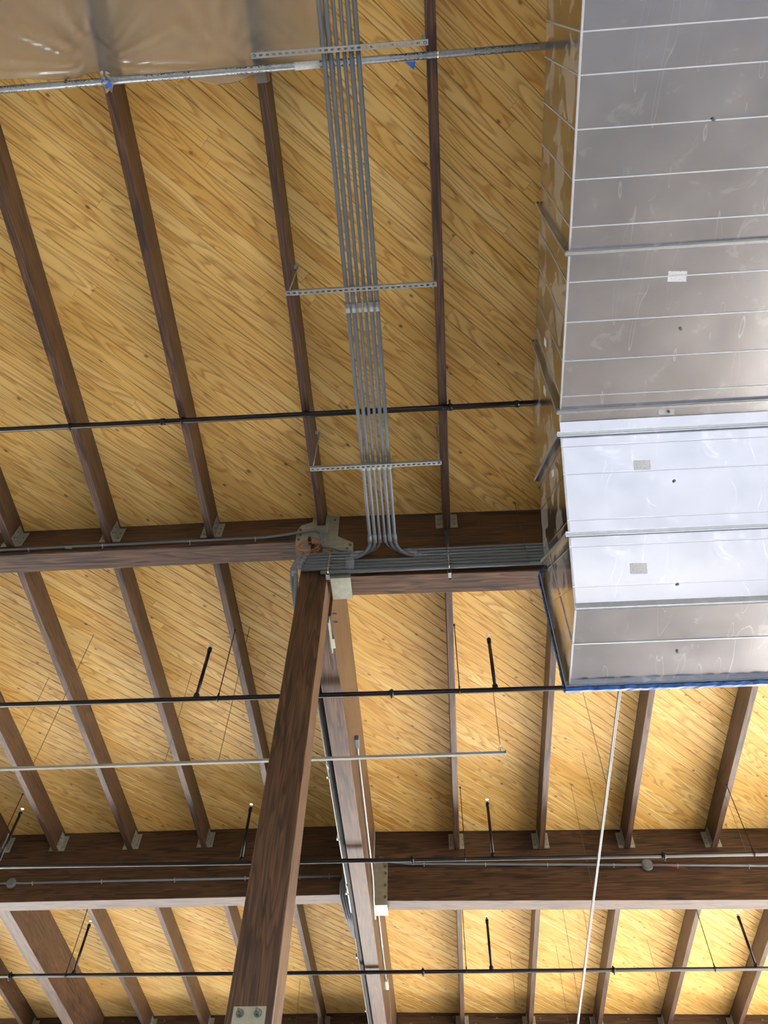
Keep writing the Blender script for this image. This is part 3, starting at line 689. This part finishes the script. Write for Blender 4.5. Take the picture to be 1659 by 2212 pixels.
# coil of orange cable
t = empty('cable_coil', (-1.35, 5.31, 7.33), 'coil of orange cable hung on the column top plate', 'cable')
rc = random.Random(2)
for k in range(7):
    m = MB(); c = (-1.35+rc.uniform(-.014, .014), 5.31+rc.uniform(-.02, .02), 7.465+rc.uniform(-.014, .014))
    m.ring(c, (.118+rc.uniform(-.022, .018)), .0032, (rc.uniform(-.25, .25), 1, rc.uniform(-.25, .25)), 28, 5)
    build('cable_loop', m, ORANGE, t, smooth=True)
build('tie', MB().box(-1.365, -1.335, 5.28, 5.35, 7.555, 7.61), DARK, t)
# ------------------------------------------------------------------ sprinkler pipes
def clampring(parent, x, y, z, r, mat=BLACK):
    m = MB(); m.tube([(x-.022, y, z), (x+.022, y, z)], r+.014, 12); m.tube([(x-.0, y, z-r-.045), (x, y, z-r)], .008, 6); m.tube([(x, y, z+r), (x, y, z+r+.03)], .012, 6)
    build('coupling', m, mat, parent, smooth=True)
PR = .030
def fire_pipe(x0, x1, y, z, label, heads, rods, rings, dy=0):
    def yy(x): return y+dy*(x+1)
    o = build('sprinkler_pipe', MB().tube([(x0, yy(x0), z), (x1, yy(x1), z)], PR, 14), BLACK, smooth=True, label=label, cat='pipe')
    for x, zt in heads:
        m = MB(); m.tube([(x, yy(x), z+.02), (x, yy(x), z+.07)], .034, 10); m.tube([(x, yy(x), z+.07), (x, yy(x), zt-.07)], .021, 10); m.tube([(x, yy(x), zt-.09), (x, yy(x), zt-.03)], .027, 10)
        h = build('riser_stub', m, BLACK, o, smooth=True)
        m = MB(); m.tube([(x, yy(x), zt-.03), (x, yy(x), zt)], .013, 8); m.tube([(x, yy(x), zt+.03), (x, yy(x), zt+.034)], .024, 12)
        for s in (-1, 1): m.tube([(x+s*.011, yy(x), zt), (x+s*.014, yy(x), zt+.016), (x+s*.004, yy(x), zt+.032)], .003, 5)
        build('sprinkler_head', m, CHROME, h)
    for x, zt in rods:
        m = MB(); m.tube([(x, yy(x), z+PR), (x, yy(x), zt)], .006, 6); m.tube([(x, yy(x), zt-.02), (x, yy(x), zt)], .014, 6)
        r_ = build('hanger_rod', m, BLACK, o)
        m = MB(); m.ring((x, yy(x), z), PR+.006, .005, (1, 0, 0), 14, 5); m.tube([(x, yy(x), z+PR), (x, yy(x), z+PR+.05)], .011, 6); build('ring_clamp', m, BLACK, r_)
    for x in rings: clampring(o, x, yy(x), z, PR)
    return o
p1 = fire_pipe(-11, 9, 3.82, 7.79, 'dark sprinkler pipe crossing under the near bay joists', [], [], [], .004)
for x in (-4.97-W/2, -3.76-W/2, -2.53-W/2, -1.24, .228):
    m = MB(); m.ring((x, 3.82+.004*(x+1), 7.79), PR+.006, .006, (1, 0, 0), 14, 5); m.box(x-.02, x+.02, 3.80, 3.84, 7.82, deckz(x)-.352)
    build('strap', m, BLACK, p1)
for x in (-2.78, .30, 1.0): clampring(p1, x, 3.82+.004*(x+1), 7.79, PR-.006)
m = MB(); m.tube([(.30, 3.80, 7.81), (.30, 3.80, 7.90)], .012, 6); build('plug', m, BLACK, p1)
m = MB(); m.tube([(-.58, 3.78, 7.79), (-.58, 3.86, 7.79)], .02, 8); build('plug', m, BLACK, p1)
HZ = 7.54
fire_pipe(-11, 9, 6.85, 6.655, 'dark sprinkler pipe crossing behind the column in the middle bay', [(-2.78, HZ), (.688, HZ), (4.2, HZ)], [(-2.52, 7.84), (.28, 7.80)], [-.5, 2.62], .008)
fire_pipe(-11, 9, 10.0, 6.63, 'dark sprinkler pipe crossing in front of the middle girder', [(-6.2, HZ), (-2.77, HZ), (.675, HZ)], [(-6.3, 7.84), (-2.52, 7.84), (.30, 7.8), (4.14, 7.74)], [-.42, 2.95], .014)
fire_pipe(-11, 9, 13.0, 6.68, 'dark sprinkler pipe crossing in the far bay near the bottom edge', [(-5.98, HZ), (.67, HZ), (4.73, HZ)], [(-6.1, 7.84), (.28, 7.8), (4.10, 7.74)], [-7.0, -.4, 2.55], .016)
# pale hanging rail and white track
rail = build('hanging_rail', MB().box(-11, .70, 6.855, 6.885, 5.745, 5.775), RAIL, label='pale grey rail hung on wires below the middle bay', cat='rail')
build('end_cap', MB().box(.70, .712, 6.85, 6.89, 5.74, 5.78), BRIGHT, rail)
def wire(x, y, z0, z1, parent, r=.0035, mat=WIRE): return build('hanger_wire', MB().tube([(x, y, z0), (x, y, z1)], r, 5), mat, parent)
for x in (-4.4, -2.35, .66): wire(x, 6.87, 5.775, 7.9 if x < 0 else 6.64, rail)
m = MB(); m.ring((.66, 6.87, 5.82), .018, .004, (0, 1, 0), 10, 4); m.ring((.66, 6.87, 5.855), .015, .004, (1, 0, 0), 10, 4); build('hook', m, BRIGHT, rail)
track = empty('white_track', (1.98, 11, 6.25), 'long thin white track running away from the duct end', 'track')
TXx = 1.985
build('track_flange', MB().box(TXx-.012, TXx-.003, 5.7, 17.4, 6.28, 6.30), WHITE, track); build('track_flange', MB().box(TXx+.003, TXx+.012, 5.7, 17.4, 6.28, 6.30), WHITE, track)
build('track_web', MB().box(TXx-.009, TXx+.009, 5.7, 17.4, 6.305, 6.34), BOLT, track)
for y in (8.2, 10.4, 13.4, 15.0): wire(TXx, y, 6.34, deckz(TXx), track)
# loose ceiling wires
for i, (x, y, z0, lb) in enumerate(((-5.41, 7.88, 7.15, 'thin loose wire hanging from the ceiling at the left of the middle bay'), (-3.37, 7.875, 6.67, 'thin loose wire hanging between two left joists of the middle bay'),
        (2.12, 9.73, 6.69, 'thin loose wire hanging beside the white track in the middle bay'), (4.13, 10.27, 6.80, 'thin loose wire hanging at the right of the middle bay'), (2.3, 13.3, 7.2, 'thin loose wire hanging just beyond the middle girder'),
        (1.15, 15.2, 7.2, 'thin loose wire hanging at the far end left of the white track'), (3.6, 14.8, 7.2, 'thin loose wire hanging at the far end right of the white track'), (-2.9, 16.2, 7.0, 'thin loose wire hanging in the pale far bay beside the column'))):
    zt = deckz(x)
    build('loose_wire', MB().tube([(x, y, zt), (x+.01, y, (zt+z0)/2), (x, y+.01, z0)], .003, 5), WIRE, label=lb, cat='wire')
for x, lb in ((1.05, 'thin wire hanging in front of the deep girder beside the duct'),):
    build('loose_wire', MB().tube([(x, 5.3, deckz(x)), (x+.01, 5.29, 6.95)], .003, 5), WIRE, label=lb, cat='wire')
# ------------------------------------------------------------------ near galvanized pipe, plastic sheet, tape
gp = build('galvanized_pipe', MB().tube([(-6, .585, 7.80), (3.0, .556, 7.80)], .030, 16), GPIPE, smooth=True, label='galvanized steel pipe with printed lettering across the near joists', cat='pipe', origin=(-1.5, .57, 7.80))
for x in (-2.9, 1.09):
    m = MB(); m.tube([(x, .535, 7.79), (x, .545, 7.79)], .012, 10); build('outlet_hole', m, DARK, gp)
m = MB(); m.tube([(-.93, .57, 7.80), (-.72, .569, 7.80)], .0315, 16); build('pipe_label', m, STICK, gp, smooth=True)
m = MB(); m.tube([(.27, .565, 7.80), (.285, .565, 7.80)], .033, 14); build('pipe_strap', m, CHROME, gp, smooth=True)
build('blue_tape_flag', MB().prism([(.0, .60, 7.775), (.09, .60, 7.775), (.07, .66, 7.765)], (0, 0, .003)), BLUET, label='scrap of blue tape on the galvanized pipe right of the conduits', cat='tape')
build('cable_tag', MB().tube([(-.585, .51, 7.39), (-.578, .55, 7.37), (-.58, .60, 7.37), (-.572, .64, 7.39)], [.006, .018, .018, .006], 8), RUST, smooth=True, label='rust red tag wrapped between the grey conduits near the top edge', cat='tag')
# sheet of clear plastic drawn up under the joists, pulled together at the pipe
NX, NY = 130, 70
vs_, fs = [], []
PX, PY = -2.60, .47
def sheet(x, t):
    # t 0 at the pipe edge, 1 at the hidden end
    edge = .60+.035*math.sin(x*3.1)+.03*math.sin(x*7.7+1)
    if x < -2.7: edge = .52+.02*math.sin(x*6)
    if x > -1.1: edge = .545
    y = edge+(-2.6-edge)*t
    z = 7.815-.05*abs(math.sin((x+1.24)/1.25*math.pi))*min(1, t*4+.3)
    dx, dy = x-PX, y-PY; d = math.hypot(dx, dy)+.02; th = math.atan2(dy, dx)
    z += (.030*math.sin(th*13+1.3)+.018*math.sin(th*29))*math.exp(-d*1.1)*min(1, d*3)
    d2 = math.hypot(x+.72, y-.52)+.02; th2 = math.atan2(y-.52, x+.72)
    z += .022*math.sin(th2*17)*math.exp(-d2*1.6)*min(1, d2*3)
    d3 = math.hypot(x+1.5, y-.5)+.02; th3 = math.atan2(y-.5, x+1.5)
    z += .016*math.sin(th3*15)*math.exp(-d3*1.5)*min(1, d3*3)
    z += .006*math.sin(x*5+y*4)+.004*math.sin(x*11-y*6)
    if t < .03: z -= .0
    pull = math.exp(-(dx/.12)**2)*math.exp(-max(0, dy+.05)*6)*(.12 if dy > -.1 else .12*math.exp((dy+.1)*6))
    y -= pull
    return (x, y, min(z, 7.842))
for j in range(NY+1):
    for i in range(NX+1):
        vs_.append(sheet(-6.0+(5.36)*i/NX, (j/NY)**1.4))
for j in range(NY):
    for i in range(NX):
        a = j*(NX+1)+i; fs.append((a, a+1, a+NX+2, a+NX+1))
m = MB(); m.add(vs_, fs)
ob = build('plastic_sheet', m, FILM, smooth=True, label='translucent plastic sheet draped under the joists at the upper left', cat='plastic sheet')
md = ob.modifiers.new('film', 'SOLIDIFY'); md.thickness = .0006
rt_ = random.Random(9); tv, tf = [], []
for j in range(7):
    for i in range(6):
        wv = .10*(1-.35*abs(j-3)/3)
        tv.append((-2.545+(i/5-.5)*wv+.012*rt_.uniform(-1, 1)+.008*j/6, .50+.15*j/6+.012*rt_.uniform(-1, 1), 7.752+.016*rt_.uniform(-1, 1)))
for j in range(6):
    for i in range(5):
        q = j*6+i; tf.append((q, q+1, q+7, q+6))
tp = build('tape_scrap', MB().add(tv, tf), FILM, label='crumpled pale tape holding the plastic sheet to the pipe', cat='tape')
tp.modifiers.new('film', 'SOLIDIFY').thickness = .002
for dx, dy, w_ in ((.02, .05, .022), (-.02, .01, .012), (.03, .02, .012)):
    build('blue_patch', MB().box(-2.545+dx-w_, -2.545+dx+w_, .55+dy-w_*.7, .55+dy+w_*.7, 7.732, 7.735), BLUET, tp)
build('tape_band', MB().box(-1.292, -1.187, .60, .68, 7.838, 7.846).box(-1.192, -1.187, .6, .68, 7.846, 8.0), FILM, label='clear tape band round the joist at the edge of the plastic sheet', cat='tape')
# ------------------------------------------------------------------ stickers on the duct
LB = 'white printed sticker'
sticker((1.959, 2.015, 6.1), (1, .06, 0), (0, -1, 0), .14, .08, LB)
sticker((2.015, 3.135, 6.1), (1, .06, 0), (0, -1, 0), .13, .07, LB)
for y, z, x in ((3.476, 5.815, 1.781), (4.075, 5.216, 1.668)):
    sticker((x, y, z), (1, .02, -.02), (0, -s2, s2), .135, .085, LB)
for y, z in ((2.843, 6.995), (3.28, 6.905)): sticker((DX0, y, z), (0, -1, .1), (0, .1, 1), .07, .13, LB)
sticker((DX0, 3.795, 6.29), (0, -.8, .7), (0, .7, .8), .06, .11, LB)
for p, n in (((2.061, .951, 6.09), (0, 0, -1)), ((2.036, 2.429, 6.1), (0, 0, -1)), ((2.023, 3.578, 5.713), (0, -s2, -s2)), ((1.958, 4.173, 5.118), (0, -s2, -s2)), ((2.003, 4.785, 5.0), (0, 0, -1)), ((2.03, 3.14, 6.1), (0, 0, -1))):
    m = MB(); m.tube([Vector(p), Vector(p)+Vector(n)*.012], .012, 10); m.tube([Vector(p)+Vector(n)*.012, Vector(p)+Vector(n)*.022], .005, 6)
    build('tie_screw', m, BOLT, duct)
for o in [o for o in bpy.data.objects if '_w' in o]: del o['_w']
